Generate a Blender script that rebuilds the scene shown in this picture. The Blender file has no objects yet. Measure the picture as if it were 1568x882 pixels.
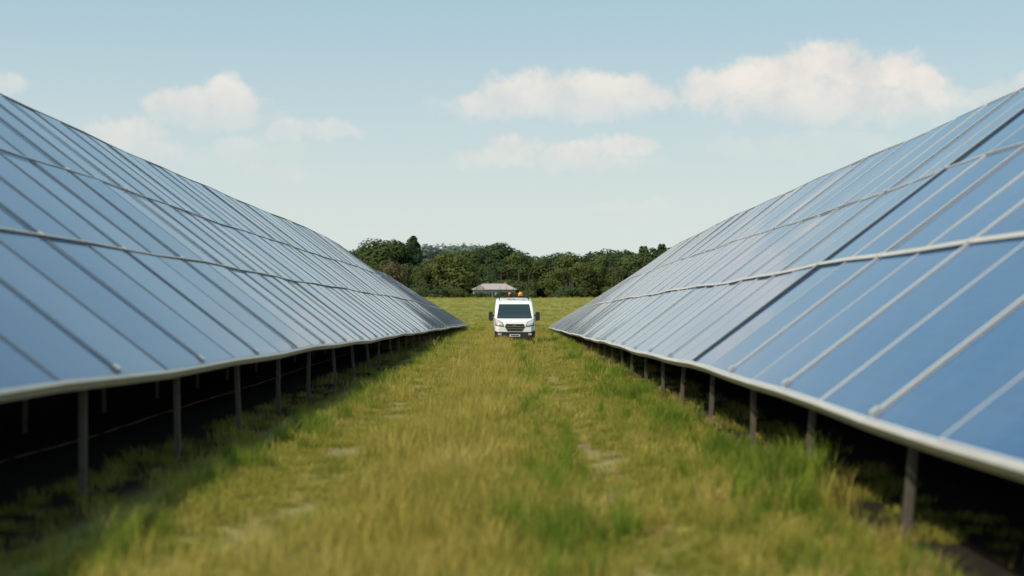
import bpy, math, random
import numpy as np
from mathutils import Vector, Matrix, noise as mnoise
from mathutils.bvhtree import BVHTree
random.seed(7); np.random.seed(7)
scene=bpy.context.scene
scene.view_settings.view_transform='Standard'
scene.view_settings.look='None'
scene.view_settings.exposure=0
COL=scene.collection
R=random.uniform

# ------------------------------------------------------------ helpers
def nmat(name):
    m=bpy.data.materials.new(name); m.use_nodes=True
    nt=m.node_tree; nt.nodes.clear()
    out=nt.nodes.new('ShaderNodeOutputMaterial')
    return m,nt,out
def N(nt,t,**kw):
    n=nt.nodes.new(t)
    for k,v in kw.items():
        if k.startswith('i_'):
            n.inputs[k[2:].replace('_',' ')].default_value=v
        else: setattr(n,k,v)
    return n
def simple(name,col,rough=.5,metal=0.,nscale=6.,nvar=.15,bump=0.,**kw):
    m,nt,out=nmat(name)
    b=nt.nodes.new('ShaderNodeBsdfPrincipled')
    tc=nt.nodes.new('ShaderNodeTexCoord')
    no=N(nt,'ShaderNodeTexNoise',i_Scale=nscale,i_Detail=2.)
    nt.links.new(tc.outputs['Object'],no.inputs['Vector'])
    mx=N(nt,'ShaderNodeMix',data_type='RGBA')
    nt.links.new(no.outputs['Fac'],mx.inputs['Factor'])
    mx.inputs['A'].default_value=(*[c*(1-nvar) for c in col],1)
    mx.inputs['B'].default_value=(*[min(1,c*(1+nvar)) for c in col],1)
    nt.links.new(mx.outputs['Result'],b.inputs['Base Color'])
    b.inputs['Roughness'].default_value=rough; b.inputs['Metallic'].default_value=metal
    for k,v in kw.items(): b.inputs[k].default_value=v
    if bump:
        bp=N(nt,'ShaderNodeBump',i_Strength=bump)
        nt.links.new(no.outputs['Fac'],bp.inputs['Height']); nt.links.new(bp.outputs['Normal'],b.inputs['Normal'])
    nt.links.new(b.outputs['BSDF'],out.inputs['Surface'])
    return m
def mesh_obj(name,verts,faces,mats,parent=None,uvs=None,smooth=False,midx=None,link=True):
    me=bpy.data.meshes.new(name); me.from_pydata([tuple(v) for v in verts],[],faces)
    if not isinstance(mats,(list,tuple)): mats=[mats]
    for m in mats: me.materials.append(m)
    if midx is not None: me.polygons.foreach_set('material_index',midx)
    if uvs is not None:
        uv=me.uv_layers.new(name='UVMap'); flat=[c for p in uvs for c in p]
        uv.data.foreach_set('uv',flat)
    if smooth: me.polygons.foreach_set('use_smooth',[True]*len(me.polygons))
    me.update()
    ob=bpy.data.objects.new(name,me)
    if link: COL.objects.link(ob)
    if parent: ob.parent=parent
    return ob
def empty(name,loc=(0,0,0)):
    e=bpy.data.objects.new(name,None); e.location=loc; COL.objects.link(e); return e
class MB:
    def __init__(s): s.v=[]; s.f=[]; s.m=[]; s.uv=[]
    def quad(s,a,b,c,d,mi=0):
        n=len(s.v); s.v+= [a,b,c,d]; s.f.append((n,n+1,n+2,n+3)); s.m.append(mi)
    def box8(s,p,mi=0):
        n=len(s.v); s.v+=list(p)
        for f in ((0,3,2,1),(4,5,6,7),(0,1,5,4),(1,2,6,5),(2,3,7,6),(3,0,4,7)):
            s.f.append(tuple(n+i for i in f)); s.m.append(mi)
    def box(s,c,d,mi=0):
        x,y,z=c; a,b,e=d[0]/2,d[1]/2,d[2]/2
        s.box8([(x-a,y-b,z-e),(x+a,y-b,z-e),(x+a,y+b,z-e),(x-a,y+b,z-e),(x-a,y-b,z+e),(x+a,y-b,z+e),(x+a,y+b,z+e),(x-a,y+b,z+e)],mi)
    def beam(s,p,q,w,w2=None,mi=0):
        w2=w2 or w
        p=Vector(p);q=Vector(q); d=(q-p).normalized()
        u=d.cross(Vector((0,1,0)))
        if u.length<.1: u=d.cross(Vector((1,0,0)))
        u.normalize(); v=d.cross(u)
        u=u*w/2; v=v*w2/2
        s.box8([p-u-v,p+u-v,p+u+v,p-u+v,q-u-v,q+u-v,q+u+v,q-u+v],mi)
    def tube(s,pts,rad,n=8,mi=0):
        base=len(s.v)
        for k,p in enumerate(pts):
            p=Vector(p)
            d=(Vector(pts[min(k+1,len(pts)-1)])-Vector(pts[max(k-1,0)])).normalized()
            u=d.cross(Vector((0,0,1)))
            if u.length<.1: u=d.cross(Vector((1,0,0)))
            u.normalize(); v=d.cross(u)
            r=rad[k] if isinstance(rad,(list,tuple)) else rad
            for i in range(n):
                a=2*math.pi*i/n; s.v.append(p+u*r*math.cos(a)+v*r*math.sin(a))
        for k in range(len(pts)-1):
            for i in range(n):
                a=base+k*n+i; b=base+k*n+(i+1)%n
                s.f.append((a,b,b+n,a+n)); s.m.append(mi)
        s.f.append(tuple(base+i for i in range(n))[::-1]); s.m.append(mi)
        s.f.append(tuple(base+(len(pts)-1)*n+i for i in range(n))); s.m.append(mi)
    def obj(s,name,mats,parent=None,smooth=False,link=True):
        return mesh_obj(name,s.v,s.f,mats,parent,midx=s.m,smooth=smooth,link=link)

# ------------------------------------------------------------ terrain profile (camera eye at z=0)
_gy=np.arange(-400,901,1.0)
_gz=np.interp(_gy,[-400,-30,0,10,30,50,70,100,118,150,200,255,300,420,900],
                 [-1.2,-1.6,-1.85,-2.0,-2.33,-2.6,-2.86,-3.4,-3.62,-3.6,-3.0,-2.15,-3.3,-3.0,-2.0])
k=np.exp(-0.5*(np.arange(-18,19)/6.)**2); k/=k.sum()
_gz=np.convolve(np.pad(_gz,18,mode='edge'),k,mode='valid')
def gbase(y): return float(np.interp(y,_gy,_gz))
def gz(x,y):
    z=gbase(y)
    if abs(x)<40 and -40<y<160:
        fade=max(0,1-abs(x)/40)
        z+=fade*.045*mnoise.noise(Vector((x*.5,y*.22,3.1)))+fade*.02*mnoise.noise(Vector((x*1.9,y*1.3,8.)))
        z-=.06*math.exp(-((x+1.05)/.28)**2)+.06*math.exp(-((x-1.05)/.28)**2)
    return z
def axis(lo,hi,d0,dens,g):
    a=list(np.arange(dens[0],dens[1]+1e-6,d0)); s=d0; v=a[-1]
    while v<hi: s*=g; v+=s; a.append(v)
    s=d0; v=a[0]; b=[]
    while v>lo: s*=g; v-=s; b.append(v)
    return b[::-1]+a
xs=axis(-3500,3500,.3,(-6,6),1.13)
ys=axis(-600,4500,.5,(4,125),1.06)
V=[(x,y,gz(x,y)) for y in ys for x in xs]
nx=len(xs)
F=[(j*nx+i,j*nx+i+1,(j+1)*nx+i+1,(j+1)*nx+i) for j in range(len(ys)-1) for i in range(nx-1)]

def ground_mat():
    m,nt,out=nmat('meadow_ground'); L=nt.links.new
    geo=nt.nodes.new('ShaderNodeNewGeometry')
    sep=nt.nodes.new('ShaderNodeSeparateXYZ'); L(geo.outputs['Position'],sep.inputs[0])
    def noise(scale,detail=3.,sx=1,sy=1,rough=.55):
        mp=N(nt,'ShaderNodeMapping'); mp.inputs['Scale'].default_value=(sx,sy,1)
        L(geo.outputs['Position'],mp.inputs['Vector'])
        n=N(nt,'ShaderNodeTexNoise',i_Scale=scale,i_Detail=detail,i_Roughness=rough); L(mp.outputs[0],n.inputs['Vector']); return n.outputs['Fac']
    def ramp(v,a,b):
        r=N(nt,'ShaderNodeMapRange',interpolation_type='SMOOTHSTEP'); r.inputs['From Min'].default_value=a; r.inputs['From Max'].default_value=b
        L(v,r.inputs['Value']); return r.outputs['Result']
    def mix(f,a,b):
        x=N(nt,'ShaderNodeMix',data_type='RGBA')
        if isinstance(f,float): x.inputs['Factor'].default_value=f
        else: L(f,x.inputs['Factor'])
        for s,c in (('A',a),('B',b)):
            if isinstance(c,tuple): x.inputs[s].default_value=(*c,1)
            else: L(c,x.inputs[s])
        return x.outputs['Result']
    def math_(op,a,b=None,c=None):
        x=N(nt,'ShaderNodeMath',operation=op)
        for i,q in enumerate((a,b,c)):
            if q is None: continue
            if isinstance(q,(int,float)): x.inputs[i].default_value=q
            else: L(q,x.inputs[i])
        return x.outputs[0]
    g1=mix(ramp(noise(.9),.35,.65),(.135,.15,.03),(.235,.215,.06))
    g1=mix(ramp(noise(14,4),.3,.75),g1,(.28,.24,.085))
    f1=mix(ramp(noise(.05,5,.35,1.6),.35,.65),(.18,.19,.046),(.27,.245,.072))
    f1=mix(ramp(noise(.6,6,.5,1.2,.7),.35,.7),f1,(.145,.165,.042))
    far=ramp(sep.outputs['Y'],95,135)
    col=mix(far,g1,f1)
    def bandm(x0,w):
        d=math_('ABSOLUTE',math_('SUBTRACT',sep.outputs['X'],x0)); r=ramp(d,w,w*.3); return r
    tr=math_('MAXIMUM',bandm(-2.0,.85),bandm(1.1,.6))
    tr=math_('MAXIMUM',tr,bandm(-1.0,.3))
    nb=ramp(noise(1.3,5,1,.55,.65),.36,.66)
    soilm=math_('MULTIPLY',math_('MULTIPLY',tr,nb),math_('SUBTRACT',.85,ramp(sep.outputs['Y'],95,120)))
    col=mix(soilm,col,mix(ramp(noise(9,4),.3,.7),(.16,.105,.055),(.235,.16,.09)))
    # soil beneath the arrays, the rows' shade painted into its dark colour
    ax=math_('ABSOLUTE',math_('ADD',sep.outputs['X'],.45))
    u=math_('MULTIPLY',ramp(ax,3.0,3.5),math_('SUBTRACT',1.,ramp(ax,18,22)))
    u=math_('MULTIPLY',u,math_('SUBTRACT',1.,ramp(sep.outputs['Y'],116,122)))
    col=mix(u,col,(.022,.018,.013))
    b=nt.nodes.new('ShaderNodeBsdfPrincipled'); L(col,b.inputs['Base Color']); b.inputs['Roughness'].default_value=.95
    b.inputs['Specular IOR Level'].default_value=.1
    bp=N(nt,'ShaderNodeBump',i_Strength=.6,i_Distance=.05); L(noise(12,5),bp.inputs['Height']); L(bp.outputs[0],b.inputs['Normal'])
    L(b.outputs[0],out.inputs['Surface'])
    return m
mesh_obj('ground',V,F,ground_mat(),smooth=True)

# ------------------------------------------------------------ solar arrays
def glass_mat():
    m,nt,out=nmat('solar_glass'); L=nt.links.new
    uv=nt.nodes.new('ShaderNodeUVMap')
    br=N(nt,'ShaderNodeTexBrick',offset=0.,squash=1.); br.inputs['Scale'].default_value=1.
    br.inputs['Brick Width'].default_value=.158; br.inputs['Row Height'].default_value=.158
    br.inputs['Mortar Size'].default_value=.003; br.inputs['Mortar Smooth'].default_value=.2
    br.inputs['Color1'].default_value=(.008,.060,.175,1); br.inputs['Color2'].default_value=(.013,.074,.205,1); br.inputs['Mortar'].default_value=(.04,.12,.24,1)
    L(uv.outputs[0],br.inputs['Vector'])
    geo=nt.nodes.new('ShaderNodeNewGeometry')
    no=N(nt,'ShaderNodeTexNoise',i_Scale=.45,i_Detail=4.,i_Roughness=.6); L(geo.outputs['Position'],no.inputs['Vector'])
    df=N(nt,'ShaderNodeMapRange'); df.inputs['From Min'].default_value=.35; df.inputs['From Max'].default_value=.75; df.inputs['To Min'].default_value=.0; df.inputs['To Max'].default_value=.15; L(no.outputs['Fac'],df.inputs['Value'])
    dm=N(nt,'ShaderNodeMix',data_type='RGBA'); L(df.outputs[0],dm.inputs['Factor']); L(br.outputs['Color'],dm.inputs['A']); dm.inputs['B'].default_value=(.24,.27,.28,1)
    mr=N(nt,'ShaderNodeMapRange'); mr.inputs['To Min'].default_value=.02; mr.inputs['To Max'].default_value=.14; L(no.outputs['Fac'],mr.inputs['Value'])
    b=nt.nodes.new('ShaderNodeBsdfPrincipled'); L(dm.outputs['Result'],b.inputs['Base Color'])
    L(mr.outputs[0],b.inputs['Roughness']); b.inputs['IOR'].default_value=1.85
    L(b.outputs[0],out.inputs['Surface']); return m
M_glass=glass_mat()
M_frame=simple('aluminium_frame',(.60,.59,.57),.45,.4,20,.1)
M_frame_b=simple('frame_dim_side',(.22,.26,.30),.35,.7,20,.1)  # left-row frames: weaker reflection painted as a darker, bluer metal
M_frame_d=simple('seam_shade_strip',(.08,.095,.11),.45,.5,20,.1)  # seam strips: shade of the gaps put into their colour
M_trim=simple('galvanised_trim',(.50,.47,.42),.55,.2,4,.18)
M_post=simple('galvanised_post',(.13,.11,.09),.6,.3,9,.3)
M_back=simple('panel_backsheet',(.02,.02,.022),.7)
M_cable=simple('cable_black',(.02,.02,.02),.6)
PITCH=1.9; TIERS=[0,2.62,5.2,8.4]; WID=8.4
def row(side,y):
    if side<0:
        xe=3.8; ze=-.56-.023*y
    else:
        xe=2.9; ze=-.75-.023*y
        t=min(1,max(0,(24-y)/16)); ze-=.10*t*t
    ze+=.018*math.sin(y*.31+side)+.014*math.sin(y*.83+side*2)*(1 if y<60 else .5)
    t=min(1,max(0,(y-78)/40)); t=t*t*(3-2*t)
    T=math.radians(37.4+.3*math.sin(y*.12+side)-6.0*t)
    return xe,ze,T
def P(side,y,t,h):
    xe,ze,T=row(side,y)
    c,s=math.cos(T),math.sin(T)
    return (side*(xe+t*c)-side*h*s, y, ze+t*s+h*c)
def PB(side,y,t,h):  # unseen back slope, added to keep light out from under the row
    xe,ze,T=row(side,y); c,s=math.cos(T),math.sin(T)
    xr=xe+WID*c+.12; zr=ze+WID*s
    return (side*(xr+t*c)+side*h*s, y, zr-t*s+h*c)
def build_row(side,y0,n):
    root=empty('solar_panel_array')
    g=MB(); uvs=[]; fr=MB(); bk=MB(); trim=MB(); st=MB(); cap=MB(); capd=MB(); cab=MB(); clamp=MB()
    ylist=[y0+i*PITCH for i in range(n+1)]
    for i in range(n):
        a,b=ylist[i],ylist[i+1]
        ya=a+(.02 if i%2==0 else .003); yb=b-(.02 if i%2==1 else .003)
        for fn in (P,PB):
            for k in range(3):
                t0,t1=TIERS[k]+.008,TIERS[k+1]-.008
                j=[R(-.011,.011) for _ in range(3)]
                def q(y,t,h):
                    return fn(side,y,t,h+j[0]*(y-a)/PITCH+j[1]*(t-t0)/2.6)
                w=.026 if side>0 else .014
                if fn is P:
                    g.quad(q(ya+w,t0+w,0),q(yb-w,t0+w,0),q(yb-w,t1-w,0),q(ya+w,t1-w,0))
                    H=yb-ya-2*w; W=t1-t0-2*w
                    uvs+=[(0,0),(H,0),(H,W),(0,W)]
                    o=[(ya,t0),(yb,t0),(yb,t1),(ya,t1)]; ii=[(ya+w,t0+w),(yb-w,t0+w),(yb-w,t1-w),(ya+w,t1-w)]
                    for e in range(4):
                        e2=(e+1)%4
                        fr.quad(q(*o[e],.006),q(*o[e2],.006),q(*ii[e2],.006),q(*ii[e],.006))
                        fr.quad(q(*ii[e],.006),q(*ii[e2],.006),q(*ii[e2],-.002),q(*ii[e],-.002))
                        fr.quad(q(*o[e],-.04),q(*o[e2],-.04),q(*o[e2],.006),q(*o[e],.006))
                else:
                    g.quad(q(ya,t0,0),q(yb,t0,0),q(yb,t1,0),q(ya,t1,0)); uvs+=[(0,0),(1.9,0),(1.9,2.6),(0,2.6)]  # plain modules of the added light-blocking slope
        for fn in (P,PB):
            bk.quad(fn(side,a,.01,-.045),fn(side,b,.01,-.045),fn(side,b,WID-.01,-.045),fn(side,a,WID-.01,-.045))
        def strip(mb,t0,t1,h0,h1,fn=P):
            p=[fn(side,yy,tt,hh) for hh in (h0,h1) for (yy,tt) in ((a,t0),(b,t0),(b,t1),(a,t1))]
            mb.box8(p)
        strip(trim,-.045,-.003,-.075,.017)
        strip(trim,WID+.003,WID+.04,-.075,.012)
        if side>0: strip(trim,2.62-.045,2.62+.045,.017,.027)
        else: strip(trim,2.62-.018,2.62+.018,.017,.025)
        strip(cap,5.2-.011,5.2+.011,.017,.025)
        for tt in (.5,2.3,3.1,4.8,5.7,7.9): strip(st,tt-.03,tt+.03,-.12,-.05)
        for tt in (.5,7.9): strip(st,tt-.03,tt+.03,-.12,-.05,PB)
    for i,y in enumerate(ylist):
        heavy=(i%2==0)
        gapdark = side>0 and abs(y-23.0)<.3
        if heavy:
            dark = (side<0) or gapdark
            mb=capd if dark else cap
            w=.024 if side<0 else .036
            if gapdark: w=.085
            for k in range(3):
                t0,t1=TIERS[k]+.048,TIERS[k+1]-.048
                mb.box8([P(side,yy,tt,hh) for hh in (.0175,.025) for (yy,tt) in ((y-w,t0),(y+w,t0),(y+w,t1),(y-w,t1))])
            if gapdark:
                cap.box8([P(side,yy,tt,hh) for hh in (.0095,.031) for (yy,tt) in ((y+.09,.02),(y+.16,.02),(y+.16,8.35),(y+.09,8.35))])
            for tt in ([.10,2.62,5.2]):
                s=.04
                clamp.box8([P(side,yy,t_,hh) for hh in (.0285,.045) for (yy,t_) in ((y-s,tt-s),(y+s,tt-s),(y+s,tt+s),(y-s,tt+s))])
            st.box8([P(side,yy,tt,hh) for hh in (-.24,-.125) for (yy,tt) in ((y-.04,.15),(y+.04,.15),(y+.04,8.3),(y-.04,8.3))])
            st.box8([PB(side,yy,tt,hh) for hh in (-.24,-.125) for (yy,tt) in ((y-.04,.1),(y+.04,.1),(y+.04,8.2),(y-.04,8.2))])
            for tt,fn in ((.22,P),(4.2,P),(8.2,P),(4.2,PB),(8.,PB)):
                top=Vector(fn(side,y-.25,tt,-.24)); x=top.x-side*R(-.03,.10)
                yy=y-.25+R(-.05,.05)
                st.beam((x,yy,gz(x,yy)-.15),top,.065,.05)
            if i+2<len(ylist) :
                y2=ylist[i+2]; A=Vector(P(side,y,.6,-.3)); B=Vector(P(side,y2,.6,-.3))
                s=R(.05,.2); pts=[]
                for q_ in range(9):
                    u=q_/8; p=A.lerp(B,u); p.z-=s*4*u*(1-u); pts.append(p)
                cab.tube(pts,.012,5)
    mesh_obj('solar_modules',g.v,g.f,M_glass,root,uvs=uvs)
    fr.obj('module_frames',M_frame if side>0 else M_frame_b,root)
    bk.obj('backsheet',M_back,root); trim.obj('edge_trim',M_trim,root)
    st.obj('steel_structure',M_post,root)
    cap.obj('cover_strips',M_frame,root)
    capd.obj('seam_strips',M_frame_d,root)
    clamp.obj('clamps',M_frame,root); cab.obj('cables',M_cable,root)
build_row(-1,13.9-1.9*12,69)
build_row(1,23.0-1.9*16,64)

# ------------------------------------------------------------ vegetation materials
def leaf_mat(name,c1,c2,c3=None,trans=.35,nscale=.5,rnd=.7):
    m,nt,out=nmat(name); L=nt.links.new
    oi=nt.nodes.new('ShaderNodeObjectInfo'); geo=nt.nodes.new('ShaderNodeNewGeometry')
    no=N(nt,'ShaderNodeTexNoise',i_Scale=nscale,i_Detail=2.); L(geo.outputs['Position'],no.inputs['Vector'])
    add=N(nt,'ShaderNodeMath',operation='MULTIPLY_ADD'); L(oi.outputs['Random'],add.inputs[0]); add.inputs[1].default_value=rnd
    sb=N(nt,'ShaderNodeMath',operation='SUBTRACT'); L(no.outputs['Fac'],sb.inputs[0]); sb.inputs[1].default_value=.35
    L(sb.outputs[0],add.inputs[2])
    cr=nt.nodes.new('ShaderNodeValToRGB'); cr.color_ramp.elements[0].color=(*c1,1); cr.color_ramp.elements[1].color=(*c2,1)
    cr.color_ramp.elements[0].position=.1; cr.color_ramp.elements[1].position=.8
    if c3:
        e=cr.color_ramp.elements.new(.97); e.color=(*c3,1)
    L(add.outputs[0],cr.inputs['Fac'])
    d=nt.nodes.new('ShaderNodeBsdfDiffuse'); t=nt.nodes.new('ShaderNodeBsdfTranslucent')
    L(cr.outputs[0],d.inputs[0]); L(cr.outputs[0],t.inputs[0])
    ms=N(nt,'ShaderNodeMixShader',i_Fac=trans); L(d.outputs[0],ms.inputs[1]); L(t.outputs[0],ms.inputs[2])
    L(ms.outputs[0],out.inputs['Surface']); return m
M_gs=leaf_mat('grass_green',(.145,.18,.027),(.31,.305,.058),(.45,.37,.14),.4,.7)
M_gy=leaf_mat('grass_dry',(.29,.27,.048),(.48,.39,.105),(.55,.42,.17),.4,.9)
M_gt=leaf_mat('grass_lush',(.12,.19,.024),(.22,.30,.042),None,.45,.9)
# ------------------------------------------------------------ grass clumps
def clump(name,n,rad,h0,h1,w,mat,lean=.5,seed=0):
    rn=random.Random(seed); v=[];f=[]
    for _ in range(n):
        a=rn.uniform(0,6.283); r=rad*math.sqrt(rn.random()); x,y=r*math.cos(a),r*math.sin(a)
        h=rn.uniform(h0,h1); d=rn.uniform(0,6.283); l=h*lean*rn.uniform(.2,1.2); ww=w*rn.uniform(.6,1.3)
        b=d+1.57+rn.uniform(-.6,.6); bx,by=math.cos(b)*ww/2,math.sin(b)*ww/2; n0=len(v)
        for k,(tt,s) in enumerate(((0,1),(.45,.85),(.8,.5))):
            cx=x+math.cos(d)*l*tt*tt; cy=y+math.sin(d)*l*tt*tt; cz=h*tt*(1-.15*tt)-.02*(k==0)
            v+=[(cx-bx*s,cy-by*s,cz),(cx+bx*s,cy+by*s,cz)]
        v.append((x+math.cos(d)*l,y+math.sin(d)*l,h*.85))
        f+=[(n0,n0+1,n0+3,n0+2),(n0+2,n0+3,n0+5,n0+4),(n0+4,n0+5,n0+6)]
    return mesh_obj(name,v,f,mat,link=False)
gc=bpy.data.collections.new('grass_clumps')
clumps=[clump('clump_0',54,.19,.04,.10,.008,M_gs,.8,1),clump('clump_1',50,.19,.05,.14,.008,M_gs,.7,2),
        clump('clump_2',40,.16,.08,.2,.007,M_gs,.6,3),
        clump('clump_3',40,.15,.15,.38,.006,M_gy,.5,4),clump('clump_4',40,.16,.12,.26,.006,M_gy,.6,5),
        clump('clump_5',32,.12,.22,.48,.012,M_gt,.55,6),clump('clump_6',50,.18,.06,.15,.007,M_gy,.8,7)]
for c in clumps: gc.objects.link(c)
pts=[];rots=[];scl=[];idx=[]
def put(x,y,i,s,sz=None):
    pts.append((x,y,gz(x,y))); rots.append((R(-.12,.12),R(-.12,.12),R(0,6.283))); scl.append((s,s,(sz or s))); idx.append(i)
def nz(x,y,f,o): return mnoise.noise(Vector((x*f,y*f*.5,o)))
def scatter(y0,y1,x0,x1,dens,sc):
    n=int((y1-y0)*(x1-x0)*dens)
    for _ in range(n):
        x=R(x0,x1); y=R(y0,y1)
        wob=.18*mnoise.noise(Vector((0,y*.15,5.)))
        xx=x+wob
        bare=max(math.exp(-((xx+2.05)/.5)**2),math.exp(-((xx-1.1)/.4)**2),.5*math.exp(-((xx+1.0)/.2)**2))
        b=nz(x,y,1.3,1.)+.15
        if bare*max(0,min(1,b*2.4))>R(.1,1.): continue
        under = x<-3.2 or x>2.9
        if under and R(0,1)<.88: continue
        yel=math.exp(-((xx+.75)/.62)**2)
        grn=math.exp(-((xx-.35)/.28)**2)
        edge=max(math.exp(-((xx+3.0)/.4)**2),math.exp(-((xx-2.35)/.5)**2))
        r=R(0,1); n2=nz(x,y,.7,9.)
        hi=.85+.7*n2
        if r<yel*.72+.15*n2: i=random.choice([3,3,3,4,6]); s=sc*R(.8,1.35)*hi
        elif r<grn*.5+.1*n2: i=random.choice([5,2,2,3]); s=sc*R(.55,1.)*hi
        elif r<edge*.25+.15*n2: i=random.choice([2,5,2]); s=sc*R(.6,1.)*hi
        elif bare>.4: i=random.choice([0,0,6]); s=sc*R(.5,.85)
        else: i=random.choice([0,0,1,1,2,6,6,4]); s=sc*R(.7,1.15)
        put(x,y,i,s,s/sc*(1+(sc-1)*.3))
scatter(5,16,-4.6,4.2,75,1.)
scatter(16,30,-4.6,4.2,50,1.1)
scatter(30,60,-4.8,4.4,25,1.4)
scatter(60,125,-6,6,12,1.9)
for _ in range(7000):
    y=R(118,260); x=R(-.22,.22)*y
    put(x,y,random.choice([1,2,6,3,4]),R(1.5,2.6),R(.8,1.4))
for cx,cy,r,n,s in ((2.6,14.0,.28,28,1.3),(2.5,12.6,.2,10,.9),(2.6,17.5,.2,10,.9),(2.5,22,.25,14,1.),(2.5,28,.3,14,1.),(-3.0,16,.2,6,.8),(-2.9,21,.3,9,.8),(.45,11,.6,12,.9),(.5,15,.7,10,.85),(.4,19,.7,7,.8),(2.4,36,.4,14,1.1)):
    for _ in range(n): put(cx+random.gauss(0,r*.6),cy+random.gauss(0,r),5,s*R(.7,1.2),s*R(.8,1.3))
for _ in range(190):
    y=R(7.5,24); put(-.85+random.gauss(0,.4),y,random.choice([3,3,4]),R(1.1,1.7))
for _ in range(160):
    y=R(8,70); put(2.45+random.gauss(0,.22),y,random.choice([5,2]),R(.6,1.05))
for _ in range(90):
    y=R(10,70); put(-2.9+random.gauss(0,.2),y,random.choice([5,2]),R(.4,.8))
gm=bpy.data.meshes.new('grass'); gm.from_pydata(pts,[],[])
for nm,tp,dat in (('rot','FLOAT_VECTOR',rots),('scl','FLOAT_VECTOR',scl)):
    at=gm.attributes.new(nm,tp,'POINT'); at.data.foreach_set('vector',[c for p in dat for c in p])
at=gm.attributes.new('idx','INT','POINT'); at.data.foreach_set('value',idx)
gob=bpy.data.objects.new('grass',gm); COL.objects.link(gob)
ng=bpy.data.node_groups.new('scatter_grass','GeometryNodeTree')
ng.interface.new_socket(name='Geometry',in_out='INPUT',socket_type='NodeSocketGeometry')
ng.interface.new_socket(name='Geometry',in_out='OUTPUT',socket_type='NodeSocketGeometry')
gi=ng.nodes.new('NodeGroupInput'); go=ng.nodes.new('NodeGroupOutput')
ip=ng.nodes.new('GeometryNodeInstanceOnPoints'); ci=ng.nodes.new('GeometryNodeCollectionInfo')
ci.inputs['Collection'].default_value=gc; ci.inputs['Separate Children'].default_value=True; ci.inputs['Reset Children'].default_value=True
ip.inputs['Pick Instance'].default_value=True
def attr(nm,tp):
    a=ng.nodes.new('GeometryNodeInputNamedAttribute'); a.data_type=tp; a.inputs['Name'].default_value=nm; return a.outputs['Attribute']
e2r=ng.nodes.new('FunctionNodeEulerToRotation')
ng.links.new(attr('rot','FLOAT_VECTOR'),e2r.inputs[0]); ng.links.new(e2r.outputs[0],ip.inputs['Rotation'])
ng.links.new(attr('scl','FLOAT_VECTOR'),ip.inputs['Scale']); ng.links.new(attr('idx','INT'),ip.inputs['Instance Index'])
ng.links.new(gi.outputs[0],ip.inputs['Points']); ng.links.new(ci.outputs[0],ip.inputs['Instance']); ng.links.new(ip.outputs[0],go.inputs[0])
md=gob.modifiers.new('scatter','NODES'); md.node_group=ng

# ------------------------------------------------------------ trees
M_bark=simple('bark',(.05,.04,.03),.9,0,3,.4)
LM=[leaf_mat('foliage_mid',(.075,.102,.038),(.11,.14,.05),None,.4,.25,.5),
    leaf_mat('foliage_dark',(.050,.078,.037),(.078,.11,.047),None,.35,.25,.5),
    leaf_mat('foliage_olive',(.10,.122,.04),(.145,.165,.056),None,.4,.25,.5),
    leaf_mat('foliage_brownish',(.12,.10,.056),(.15,.125,.07),None,.35,.25,.5),
    leaf_mat('foliage_far_haze',(.14,.19,.17),(.165,.215,.185),None,.3,.1,.5)]  # far trees: distance haze painted into the leaf colour
def tree_mesh(name,seed,kind='round',leaves=3600,mat=0):
    rn=random.Random(seed); mb=MB(); H=10.
    top=H*(.95 if kind=='cone' else .6)
    mb.tube([(0,0,-.3),(.05,0,H*.2),(.1,.05,H*.45),(.05,.1,top)],[.28,.2,.14,.03],7,1)
    lobes=[]
    if kind=='cone':
        for i in range(22):
            z=H*(.08+.88*i/21); r=2.7*(1-i/23)**.8+.2
            for q in range(3):
                a=rn.uniform(0,6.28); lobes.append((r*.5*math.cos(a),r*.5*math.sin(a),z,r*.62,.7))
    elif kind=='bush':
        for i in range(12):
            a=rn.uniform(0,6.28); r=rn.uniform(.2,2.6); lobes.append((r*math.cos(a),r*math.sin(a),rn.uniform(.5,2.6),rn.uniform(1.,1.7),rn.uniform(.9,1.4)))
    else:
        W=rn.uniform(3.4,4.2)
        for i in range(22):
            a=rn.uniform(0,6.28); zz=(i+rn.random())/22; env=math.sin(math.pi*(.25+.62*zz))**.6
            r=W*env*rn.uniform(.25,.62); s=rn.uniform(1.7,2.5)*(1.1-.35*zz)
            lobes.append((r*math.cos(a),r*math.sin(a),H*(.12+.70*zz),s,s*rn.uniform(.75,.95)))
        for i in range(7):
            l=lobes[i*3]; z0=rn.uniform(.15,.4)*H
            mb.tube([(.07,.03,z0),(l[0]*.5,l[1]*.5,(z0+l[2])*.5),(l[0]*.8,l[1]*.8,l[2])],[.1,.06,.02],5,1)
    n=leaves//len(lobes)
    for (x,y,z,r,rz) in lobes:
        for _ in range(n):
            d=Vector((rn.gauss(0,1),rn.gauss(0,1),rn.gauss(0,1))).normalized()
            rr=rn.uniform(.80,1.08)
            c=Vector((x+d.x*r*rr,y+d.y*r*rr,z+d.z*rz*rr))
            nn=(d*2.+Vector((rn.gauss(0,.45),rn.gauss(0,.45),rn.gauss(0,.45)+.3))).normalized()
            u=nn.orthogonal().normalized(); v=nn.cross(u); an=rn.uniform(0,6.28)
            u2=(u*math.cos(an)+v*math.sin(an)); v2=nn.cross(u2); s=rn.uniform(.16,.34)
            mb.quad(c-u2*s,c-v2*s*.7,c+u2*s,c+v2*s*.7,0)
    return mb.obj(name,[LM[mat],M_bark],link=False).data
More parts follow.
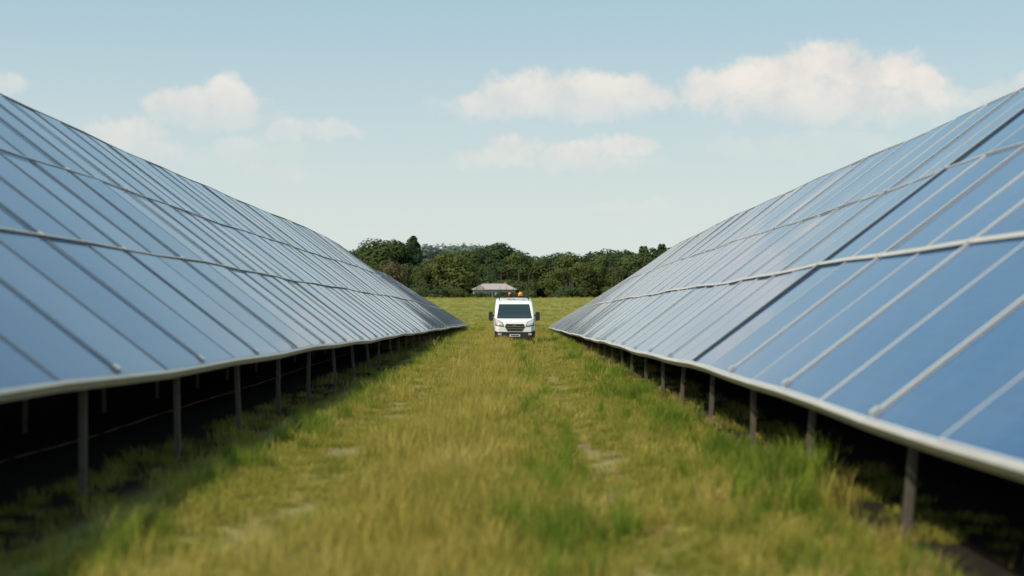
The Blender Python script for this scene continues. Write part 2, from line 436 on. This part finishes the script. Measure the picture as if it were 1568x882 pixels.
TM={'r0':tree_mesh('t0',1,'round',5200,0),'r1':tree_mesh('t1',2,'round',5200,1),'r2':tree_mesh('t2',3,'round',5200,2),'r3':tree_mesh('t3',4,'round',3600,3),
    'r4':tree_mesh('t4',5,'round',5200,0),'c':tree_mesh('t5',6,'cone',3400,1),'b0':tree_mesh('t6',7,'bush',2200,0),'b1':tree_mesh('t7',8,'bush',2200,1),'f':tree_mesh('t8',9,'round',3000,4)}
trees=empty('distant_trees')
def tree(kind,x,y,h,wf=1.):
    o=bpy.data.objects.new('tree_'+kind,TM[kind]); COL.objects.link(o); o.parent=trees
    s=h/(10. if kind[0]!='b' else 3.6)
    o.location=(x,y,gbase(y)-.2); o.scale=(s*wf,s*wf,s); o.rotation_euler=(0,0,R(0,6.28))
def px2x(px,y): return (px-784)/2178*y
def ztop(py,y): return (437-py)/2178*y
def tpx(kind,px,py,y,wf=1.):
    tree(kind,px2x(px,y),y,(ztop(py,y)-gbase(y))/.97 if kind!='c' else ztop(py,y)-gbase(y),wf)
for k_,px,py,y,wf in (('r1',515,371,312,1.1),('r1',552,374,314,1.),('r0',584,361,310,1.35),('r1',608,363,316,1.1),('c',632,363,322,1.2),('r3',600,394,296,1.),('r1',540,382,305,1.1),
    ('r0',645,404,296,1.),('r2',672,392,300,1.2),('r2',694,382,298,1.3),('r0',722,378,318,1.1),('r1',745,371,322,1.1),('r1',770,367,325,1.35),('r4',700,380,325,1.2),
    ('r0',735,400,312,1.),('r1',765,394,308,1.1),('r0',793,383,306,1.1),('r1',812,388,310,1.1),('r4',832,392,302,1.1),('r1',850,383,316,1.2),('r0',872,382,312,1.1),('r2',888,398,296,1.2),
    ('r1',905,381,316,1.2),('r4',925,386,306,1.1),('r0',935,377,322,1.0),('r1',950,381,318,1.2),('r1',960,379,326,1.1),('r0',972,385,308,1.2),('c',985,378,320,1.3),('r1',1000,376,316,1.2),('c',1014,375,324,1.2),('r1',1028,374,314,1.2),('r0',1045,380,310,1.1),
    ('r0',620,400,304,1.),('r1',655,396,312,1.1),('r2',912,404,298,1.),('r0',945,404,296,1.1),('r1',975,406,298,1.),('r2',855,407,294,1.1),('r1',1005,402,298,1.2),('r2',565,402,298,1.1)):
    tpx(k_,px,py,y,wf)
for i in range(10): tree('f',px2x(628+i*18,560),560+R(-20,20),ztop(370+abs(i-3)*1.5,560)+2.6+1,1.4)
for i in range(46):
    x=R(-42,42); y=R(280,292)
    if -11<x<5: continue
    tree(random.choice(['b0','b1']),x,y,R(1.9,3.4),1.1)
for i in range(26):
    x=-42+i*3.3+R(-1,1); y=R(296,304); tree(random.choice(['b0','b1','b0']),x,y,R(3.5,5.5),1.2)
for sx in (-1,1):
    for i in range(34):
        x=sx*(42+i*6+R(-2,2)); tree(random.choice(['r0','r1','r2','r4','c','r1']),x,R(296,322),R(9,13.5),1.2)
        if i%2: tree('b1',x,R(286,292),R(2,4),1.3)
for px,h in ((702,2.2),(712,1.8),(796,1.8),(806,2.3),(816,2.)): tree('b0',px2x(px,282),282+R(-1,1),h,.9)
for px in (730,740,766,776,786): tree('b1',px2x(px,284),284,1.9,.7)

# ------------------------------------------------------------ farmhouse
house=empty('farmhouse',(px2x(757,290),290,gbase(290)-.2))
M_wall=simple('render_wall',(.42,.40,.38),.85,0,3,.08)
M_roof=simple('roof_tiles',(.34,.295,.285),.85,0,5,.2)
M_win=simple('window_glass',(.03,.04,.05),.1)
M_white=simple('white_trim',(.60,.60,.58),.6)
w=MB(); w.box((0,0,1.2),(8.6,6,2.4)); w.box((-2.9,-3.6,1.15),(2.6,1.2,2.3)); w.obj('walls',M_wall,house)
r=MB()
def gable(mb,x0,x1,y0,y1,ze,zr,hip=0,axis='x'):
    if axis=='x':
        ym=(y0+y1)/2; a,b,c,d=(x0,y0,ze),(x1,y0,ze),(x1,y1,ze),(x0,y1,ze); e,f=(x0+hip,ym,zr),(x1-hip,ym,zr)
        n=len(mb.v); mb.v+=[a,b,c,d,e,f]; mb.f+=[(n,n+1,n+5,n+4),(n+2,n+3,n+4,n+5),(n+1,n+2,n+5),(n+3,n,n+4),(n+3,n+2,n+1,n)]; mb.m+=[0]*5
    else:
        xm=(x0+x1)/2; n=len(mb.v); mb.v+=[(x0,y0,ze),(x1,y0,ze),(x1,y1,ze),(x0,y1,ze),(xm,y0,zr),(xm,y1,zr)]
        mb.f+=[(n,n+1,n+4),(n+1,n+2,n+5,n+4),(n+2,n+3,n+5),(n+3,n,n+4,n+5),(n+3,n+2,n+1,n)]; mb.m+=[0]*5
gable(r,-4.7,4.7,-3.4,3.4,2.404,3.6,2.4); gable(r,-4.4,-1.4,-4.5,-.6,2.31,3.35,0,'y'); r.obj('roof',M_roof,house)
d=MB(); d.box((1.2,-3.03,1.0),(.95,.08,2.0)); d.obj('door',simple('door_paint',(.12,.16,.12),.5),house)
g_=MB(); f_=MB()
for x,y in ((-.4,-3.03),(2.9,-3.03),(-2.9,-4.23)):
    g_.box((x,y,1.35),(1.1,.04,1.0)); 
    for dx in (-.58,0,.58): f_.box((x+dx,y-.03,1.35),(.06,.05,1.1))
    for dz in (-.55,.55): f_.box((x,y-.033,1.35+dz),(1.2,.05,.06))
g_.obj('windows',M_win,house); f_.obj('window_frames',M_white,house)
c=MB(); c.box((2.2,.3,3.5),(.6,.6,.9)); c.obj('chimney',simple('brick',(.25,.13,.09),.9),house)

# ------------------------------------------------------------ van
van=empty('delivery_van',(.14,70,gz(.14,71.5)+.02))
van.rotation_euler=(0,0,math.radians(1.2))
M_paint=simple('white_paint',(.82,.82,.80),.28,0,2,.015,**{'Coat Weight':.6,'Coat Roughness':.05})
M_blk=simple('black_plastic',(.022,.022,.024),.55)
M_wg=simple('tinted_glass',(.015,.028,.030),.04,0,2,.1,IOR=1.7)
M_chr=simple('chrome',(.6,.6,.62),.15,1.)
M_tyre=simple('tyre_rubber',(.02,.02,.02),.85)
M_rim=simple('steel_wheel',(.35,.36,.37),.35,.8)
M_lamp=simple('headlamp_lens',(.55,.58,.6),.08,.3,30,.3)
M_amb=simple('amber_lens',(.9,.27,.02),.25,0,2,.05)
M_plate=simple('number_plate',(.72,.72,.66),.5)
M_red=simple('red_lens',(.5,.02,.02),.2)
def ztopf(y): return float(np.interp(y,[0,.06,.16,.35,.75,.95,1.55,1.75,2.1,2.8,5.2,5.34,5.4],[.98,1.04,1.10,1.16,1.26,1.36,1.93,2.05,2.15,2.21,2.21,2.15,2.02]))
def wid(y): return float(np.interp(y,[0,.05,.12,.25,.5,.9,4.9,5.25,5.35,5.4],[.80,.87,.92,.965,.995,1.01,1.01,.985,.95,.90]))
def wz(z): return float(np.interp(z,[.25,.45,.7,1.1,1.3,1.9,2.2],[.965,.99,1.,.998,.985,.925,.885]))
st=[0,.03,.08,.16,.25,.35,.5,.62,.75,.85,.95,1.1,1.25,1.4,1.55,1.65,1.75,1.9,2.1,2.4,2.8,3.4,4.0,4.6,4.95,5.15,5.25,5.32,5.37,5.4]
bv=[];bf=[];NS=None
for y in st:
    zt=ztopf(y); W=wid(y); z0=.26; r=.13
    half=[]
    for q in range(9): 
        z=z0+(zt-r-z0)*q/8; half.append((W*wz(z),z))
    ws=W*wz(zt-r)
    for a in (22,45,67,90):
        a=math.radians(a); half.append((ws-r+r*math.cos(a),zt-r+r*math.sin(a)))
    wt=ws-r
    for u in (.75,.5,.25): half.append((wt*u,zt+.025*(1-u*u)))
    ring=[(x,y,z) for x,z in half]+[(0,y,zt+.025)]+[(-x,y,z) for x,z in half[::-1]]
    NS=len(ring); bv+=ring
for j in range(len(st)-1):
    for i in range(NS-1): bf.append((j*NS+i,(j+1)*NS+i,(j+1)*NS+i+1,j*NS+i+1))
    bf.append((j*NS+NS-1,(j+1)*NS+NS-1,(j+1)*NS,j*NS))
def cap_(off,rev):
    h=NS//2
    for i in range(h):
        a,b=off+i,off+i+1; c_,d_=off+NS-1-i-1,off+NS-1-i
        if b==c_: q=(a,b,d_)
        else: q=(a,b,c_,d_)
        bf.append(q[::-1] if rev else q)
cap_(0,False); cap_((len(st)-1)*NS,True)
body=mesh_obj('body',bv,bf,M_paint,van,smooth=True)
bvh=BVHTree.FromPolygons([Vector(v) for v in bv],bf)
cut=[]
for i,(yy,sx) in enumerate(((1.0,-1),(1.0,1),(4.25,-1),(4.25,1))):
    mb=MB(); mb.tube([(sx*.62,yy,.36),(sx*1.2,yy,.36)],.43,28); c=mb.obj('wheel_well_cut',M_blk,None,link=False); cut.append(c)
cc=bpy.data.collections.new('van_cutters')
for c in cut: cc.objects.link(c)
bm_=body.modifiers.new('wells','BOOLEAN'); bm_.operand_type='COLLECTION'; bm_.collection=cc; bm_.operation='DIFFERENCE'; bm_.solver='EXACT'
body.data.materials.append(M_blk)
try:
    body.data.set_sharp_from_angle(angle=math.radians(35))
except Exception as e: print(e)
def patch(name,c,mat,off=.008,n=10,m=6,dirn='front',bulge=0):
    v=[];f=[]
    for j in range(m+1):
        for i in range(n+1):
            u,t=i/n,j/m
            a=(c[0][0]*(1-u)+c[1][0]*u)*(1-t)+(c[3][0]*(1-u)+c[2][0]*u)*t
            z=(c[0][1]*(1-u)+c[1][1]*u)*(1-t)+(c[3][1]*(1-u)+c[2][1]*u)*t
            if dirn=='front': o=Vector((a,-2,z)); d=Vector((0,1,0))
            elif dirn=='back': o=Vector((a,8,z)); d=Vector((0,-1,0))
            else: s=1 if dirn=='right' else -1; o=Vector((s*3,a,z)); d=Vector((-s,0,0))
            h=bvh.ray_cast(o,d)
            p=h[0] if h[0] is not None else o+d*2
            nn=h[1] if h[1] is not None else -d
            if nn.dot(d)>0: nn=-nn
            p=p-d*off*.4+nn*off+nn*bulge*4*u*(1-u)*4*t*(1-t)*.25
            v.append(p)
    for j in range(m):
        for i in range(n):
            a=j*(n+1)+i; f.append((a,a+1,a+n+2,a+n+1))
    return mesh_obj(name,v,f,mat,van,smooth=True)
patch('windscreen',[(-.87,1.30),(.87,1.30),(.76,1.94),(-.76,1.94)],M_wg,.006,16,10)
patch('scuttle',[(-.88,1.245),(.88,1.245),(.87,1.295),(-.87,1.295)],M_blk,.008,16,2)
patch('grille',[(-.36,.64),(.36,.64),(.50,.86),(-.50,.86)],M_blk,.012,12,4)
patch('grille_top',[(-.50,.86),(.50,.86),(.42,1.0),(-.42,1.0)],M_blk,.012,12,4)
for z0,h0,ww in ((.75,.035,.42),(.86,.04,.48),(.965,.03,.44)):
    patch('grille_bar',[(-ww,z0-h0/2),(ww,z0-h0/2),(ww,z0+h0/2),(-ww,z0+h0/2)],M_chr,.024,12,1)
for s in (-1,1):
    c_=[(s*.56,.87),(s*.93,.95),(s*.965,1.24),(s*.62,1.03)]
    patch('headlamp_surround',[(s*.53,.84),(s*.955,.91),(s*.985,1.25),(s*.59,1.06)],M_blk,.008,8,6)
    patch('headlamp',c_,M_lamp,.016,8,6,bulge=.02)
    patch('indicator',[(s*.88,.95),(s*.93,.97),(s*.955,1.14),(s*.90,1.1)],M_amb,.022,3,4)
    patch('fog_lamp',[(s*.66,.44),(s*.80,.44),(s*.80,.54),(s*.66,.54)],M_lamp,.06,3,3)
    d='right' if s>0 else 'left'
    patch('side_window',[(1.35,1.32),(2.25,1.32),(2.25,1.86),(1.78,1.86)],M_wg,.006,6,5,d)
    patch('side_moulding',[(1.6,.62),(3.7,.62),(3.7,.76),(1.6,.76)],M_blk,.012,10,1,d)
    for yy in (1.3,2.32,3.55): patch('door_seam',[(yy,.45),(yy+.012,.45),(yy+.012,2.0 if yy>2 else 1.3),(yy,2.0 if yy>2 else 1.3)],M_blk,.003,1,8,d)
    patch('tail_lamp',[(5.2,1.0),(5.3,1.0),(5.3,1.55),(5.2,1.55)],M_red,.01,2,6,d)
patch('lower_bumper',[(-.78,.27),(.78,.27),(.80,.60),(-.80,.60)],M_blk,.05,16,5)
for s in (-1,1): patch('bumper_corner',[(s*.78,.27),(s*.94,.30),(s*.96,.66),(s*.80,.60)],M_blk,.05,6,5)
patch('number_plate',[(-.26,.37),(.26,.37),(.26,.48),(-.26,.48)],M_plate,.065,4,1)
patch('plate_text',[(-.21,.40),(.21,.40),(.21,.45),(-.21,.45)],M_blk,.070,4,1)
patch('bonnet_seam',[(-.56,1.045),(.56,1.045),(.56,1.055),(-.56,1.055)],M_blk,.004,12,1)
patch('badge',[(-.09,.90),(.09,.90),(.09,.96),(-.09,.96)],M_chr,.034,4,1)
mb=MB(); mb.box((0,.35,.22),(1.5,.5,.12)); mb.box((0,2.7,.24),(1.6,4.8,.08)); mb.obj('underbody',M_blk,van)
for s in (-1,1):
    mb=MB(); mb.tube([(s*.98,1.32,1.38),(s*1.10,1.28,1.36)],.035,8)
    prof=[(s*1.075,1.12),(s*1.26,1.12),(s*1.28,1.18),(s*1.28,1.50),(s*1.24,1.56),(s*1.10,1.56),(s*1.065,1.5),(s*1.06,1.2)]
    n0=len(mb.v); mb.v+=[(x,1.20,z) for x,z in prof]+[(x,1.34,z) for x,z in prof]
    mb.f.append(tuple(range(n0,n0+8))); mb.m.append(0); mb.f.append(tuple(range(n0+15,n0+7,-1))); mb.m.append(0)
    for i in range(8): mb.f.append((n0+i,n0+(i+1)%8,n0+8+(i+1)%8,n0+8+i)); mb.m.append(0)
    mb.obj('door_mirror',M_blk,van)
    for yy in (1.0,4.25):
        t=MB(); t.tube([(s*.70,yy,.345),(s*.72,yy,.345),(s*.92,yy,.345),(s*.945,yy,.345)],[.31,.345,.345,.31],28); t.obj('tyre',M_tyre,van,True)
        t=MB(); t.tube([(s*.90,yy,.345),(s*.952,yy,.345),(s*.96,yy,.345)],[.22,.21,.08],20); t.obj('wheel_rim',M_rim,van,True)
    mb=MB(); mb.tube([(s*.25-.3*0,.93,1.335),(s*.25+.5,1.17,1.59)] if s>0 else [(-.25,.93,1.335),(.22,1.17,1.56)],.012,5); mb.obj('wiper',M_blk,van)
mb=MB()
for yy in (1.9,2.8,3.7,4.6):
    mb.beam((-.78,yy,2.33),(.78,yy,2.33),.04,.03)
    for s in (-1,1): mb.beam((s*.74,yy,2.12),(s*.74,yy,2.32),.035)
mb.obj('roof_rack',M_blk,van)
mb=MB()
for s in (-.42,-.12): mb.beam((s,2.0,2.38),(s,4.6,2.38),.03)
for k_ in range(10): mb.beam((-.42,2.1+.27*k_,2.38),(-.12,2.1+.27*k_,2.38),.025)
mb.obj('ladder',simple('ladder_alu',(.4,.4,.4),.4,.6),van)
mb=MB(); mb.box((-.05,1.95,2.40),(.34,.2,.10)); mb.box((-.38,1.92,2.39),(.18,.2,.09)); mb.obj('roof_box',M_blk,van)
mb=MB(); mb.tube([(.33,1.92,2.35),(.33,1.92,2.48),(.33,1.92,2.55)],[.13,.12,.06],14); mb.tube([(-.22,1.84,2.44),(-.22,1.84,2.50),(-.22,1.84,2.53)],[.08,.07,.03],12); mb.obj('amber_beacon',M_amb,van,True)

# ------------------------------------------------------------ sky
SUN=Vector((-.52,-.42,.74)).normalized()
el=math.asin(SUN.z); rot=math.atan2(SUN.x,SUN.y)
world=bpy.data.worlds.new('World'); scene.world=world; world.use_nodes=True
try: world.cycles.sampling_method='NONE'
except Exception as e: print(e)
nt=world.node_tree; nt.nodes.clear(); L=nt.links.new
wo=nt.nodes.new('ShaderNodeOutputWorld'); bg=nt.nodes.new('ShaderNodeBackground'); L(bg.outputs[0],wo.inputs[0])
sky=nt.nodes.new('ShaderNodeTexSky'); sky.sky_type='NISHITA'; sky.sun_disc=False; sky.sun_elevation=el; sky.sun_rotation=rot
sky.air_density=1.; sky.dust_density=.7; sky.ozone_density=1.; sky.altitude=50
bg.inputs['Strength'].default_value=.1
def M_(op,a,b=None,c=None,clamp=False):
    x=nt.nodes.new('ShaderNodeMath'); x.operation=op; x.use_clamp=clamp
    for i,q in enumerate((a,b,c)):
        if q is None: continue
        if isinstance(q,(int,float)): x.inputs[i].default_value=q
        else: L(q,x.inputs[i])
    return x.outputs[0]
def VM(op,a,b=None,out=0):
    x=nt.nodes.new('ShaderNodeVectorMath'); x.operation=op
    for i,q in enumerate((a,b)):
        if q is None: continue
        if isinstance(q,tuple): x.inputs[i].default_value=q
        else: L(q,x.inputs[i])
    return x.outputs[out]
def SS(v,a,b):
    r=nt.nodes.new('ShaderNodeMapRange'); r.interpolation_type='SMOOTHSTEP'
    r.inputs['From Min'].default_value=a; r.inputs['From Max'].default_value=b; L(v,r.inputs['Value']); return r.outputs['Result']
tc=nt.nodes.new('ShaderNodeTexCoord'); sp=nt.nodes.new('ShaderNodeSeparateXYZ'); L(tc.outputs['Generated'],sp.inputs[0])
Y=M_('MAXIMUM',sp.outputs['Y'],.05)
u=M_('DIVIDE',sp.outputs['X'],Y); v=M_('DIVIDE',sp.outputs['Z'],Y)
cb=nt.nodes.new('ShaderNodeCombineXYZ'); L(u,cb.inputs[0]); L(v,cb.inputs[1])
n1=nt.nodes.new('ShaderNodeTexNoise'); n1.inputs['Scale'].default_value=48; n1.inputs['Detail'].default_value=3; n1.inputs['Roughness'].default_value=.6; L(cb.outputs[0],n1.inputs['Vector'])
wv=VM('MULTIPLY',VM('SUBTRACT',n1.outputs['Color'],(.5,.5,.5)),(.028,.024,0))
uvw=VM('ADD',cb.outputs[0],wv)
n2=nt.nodes.new('ShaderNodeTexNoise'); n2.inputs['Scale'].default_value=22; n2.inputs['Detail'].default_value=5; n2.inputs['Roughness'].default_value=.62; L(cb.outputs[0],n2.inputs['Vector'])
clouds=[(198,.9,[(1085,140,40,34),(1130,125,48,30),(1180,118,48,34),(1225,105,44,36),(1275,98,50,38),(1325,112,44,32),(1372,102,44,32),(1412,125,42,30),(1270,156,200,36)]),
 (196,.82,[(735,162,38,22),(775,145,44,28),(835,138,60,28),(905,132,44,24),(955,142,50,24),(1005,150,50,20),(860,164,155,22)]),
 (270,.74,[(740,240,38,18),(790,229,42,22),(880,234,58,20),(960,224,38,16),(850,247,130,16)]),
 (204,.74,[(255,160,34,22),(290,155,38,24),(335,147,42,26),(375,155,34,20),(320,178,100,20)]),
 (252,.66,[(155,205,38,19),(205,204,50,21),(205,228,90,19)]),
 (236,.55,[(440,202,36,17),(500,202,54,16),(370,232,90,22)]),
 (282,.42,[(420,264,60,15)]),
 (156,.65,[(8,128,28,17),(-40,120,50,25)]),
 (174,.55,[(1505,148,32,16),(1560,140,50,23)]),
 (336,.3,[(950,319,75,13)]),
 (248,.34,[(1220,222,130,22)])]
alpha=None
for bvv,op,puffs in clouds:
    D=None
    for (px,py,rx,ry) in puffs:
        c_=((px-784)/2178,(437-py)/2178,0.)
        q=VM('MULTIPLY',VM('SUBTRACT',uvw,c_),(2178/(rx*1.1),2178/(ry*1.1),0.))
        dd=VM('LENGTH',q,out=1)
        if D is None: D=dd
        else: D=M_('MINIMUM',D,dd)
    dens=M_('SUBTRACT',M_('ADD',1.06,M_('MULTIPLY',M_('SUBTRACT',n2.outputs['Fac'],.5),1.35)),D)
    a=SS(dens,-.2,.55)
    vb=(437-bvv)/2178
    fade=SS(v,vb-.010,vb+.038)
    a=M_('MULTIPLY',M_('MULTIPLY',a,M_('MULTIPLY_ADD',fade,.76,.24)),op)
    alpha=a if alpha is None else M_('MAXIMUM',alpha,a)
fr_=SS(sp.outputs['Y'],.1,.3)
alpha=M_('MULTIPLY',alpha,fr_)
n3=nt.nodes.new('ShaderNodeTexNoise'); n3.inputs['Scale'].default_value=2.6; n3.inputs['Detail'].default_value=4; L(tc.outputs['Generated'],n3.inputs['Vector'])
gen=M_('MULTIPLY',SS(n3.outputs['Fac'],.56,.72),M_('SUBTRACT',1.,SS(sp.outputs['Y'],.3,.75)))
alpha=M_('MAXIMUM',alpha,M_('MULTIPLY',gen,.5))
# bright summer haze mixed into the physical sky: thick at the horizon, thin overhead
hf=M_('SUBTRACT',1.,SS(sp.outputs['Z'],-.02,.28))
hz=nt.nodes.new('ShaderNodeMix'); hz.data_type='RGBA'; L(hf,hz.inputs['Factor'])
hz.inputs['A'].default_value=(3.9,6.1,7.1,1); hz.inputs['B'].default_value=(7.1,7.7,7.3,1)
tint=nt.nodes.new('ShaderNodeMix'); tint.data_type='RGBA'
L(M_('MULTIPLY_ADD',hf,.28,.70),tint.inputs['Factor'])
L(sky.outputs[0],tint.inputs['A']); L(hz.outputs['Result'],tint.inputs['B'])
cm=nt.nodes.new('ShaderNodeMix'); cm.data_type='RGBA'; L(alpha,cm.inputs['Factor']); L(tint.outputs['Result'],cm.inputs['A'])
cc_=nt.nodes.new('ShaderNodeMix'); cc_.data_type='RGBA'; L(SS(n2.outputs['Fac'],.3,.65),cc_.inputs['Factor'])
cc_.inputs['A'].default_value=(7.2,7.1,6.9,1); cc_.inputs['B'].default_value=(9.1,8.4,7.6,1)
L(cc_.outputs['Result'],cm.inputs['B'])
L(cm.outputs['Result'],bg.inputs['Color'])

sl=bpy.data.lights.new('sun','SUN'); sl.energy=4.5; sl.angle=math.radians(.5); sl.color=(1,.90,.73)
so=bpy.data.objects.new('sun',sl); COL.objects.link(so); so.rotation_euler=SUN.to_track_quat('Z','Y').to_euler(); so.location=(-20,-20,50)

cam=bpy.data.cameras.new('camera'); co=bpy.data.objects.new('camera',cam); COL.objects.link(co)
cam.lens=50; cam.sensor_width=36; cam.clip_end=8000; cam.clip_start=.1
co.location=(0,0,0); co.rotation_euler=(math.radians(90-.105),0,0)
cam.dof.use_dof=True; cam.dof.focus_distance=70; cam.dof.aperture_fstop=.9
scene.camera=co
print('pts',len(pts))
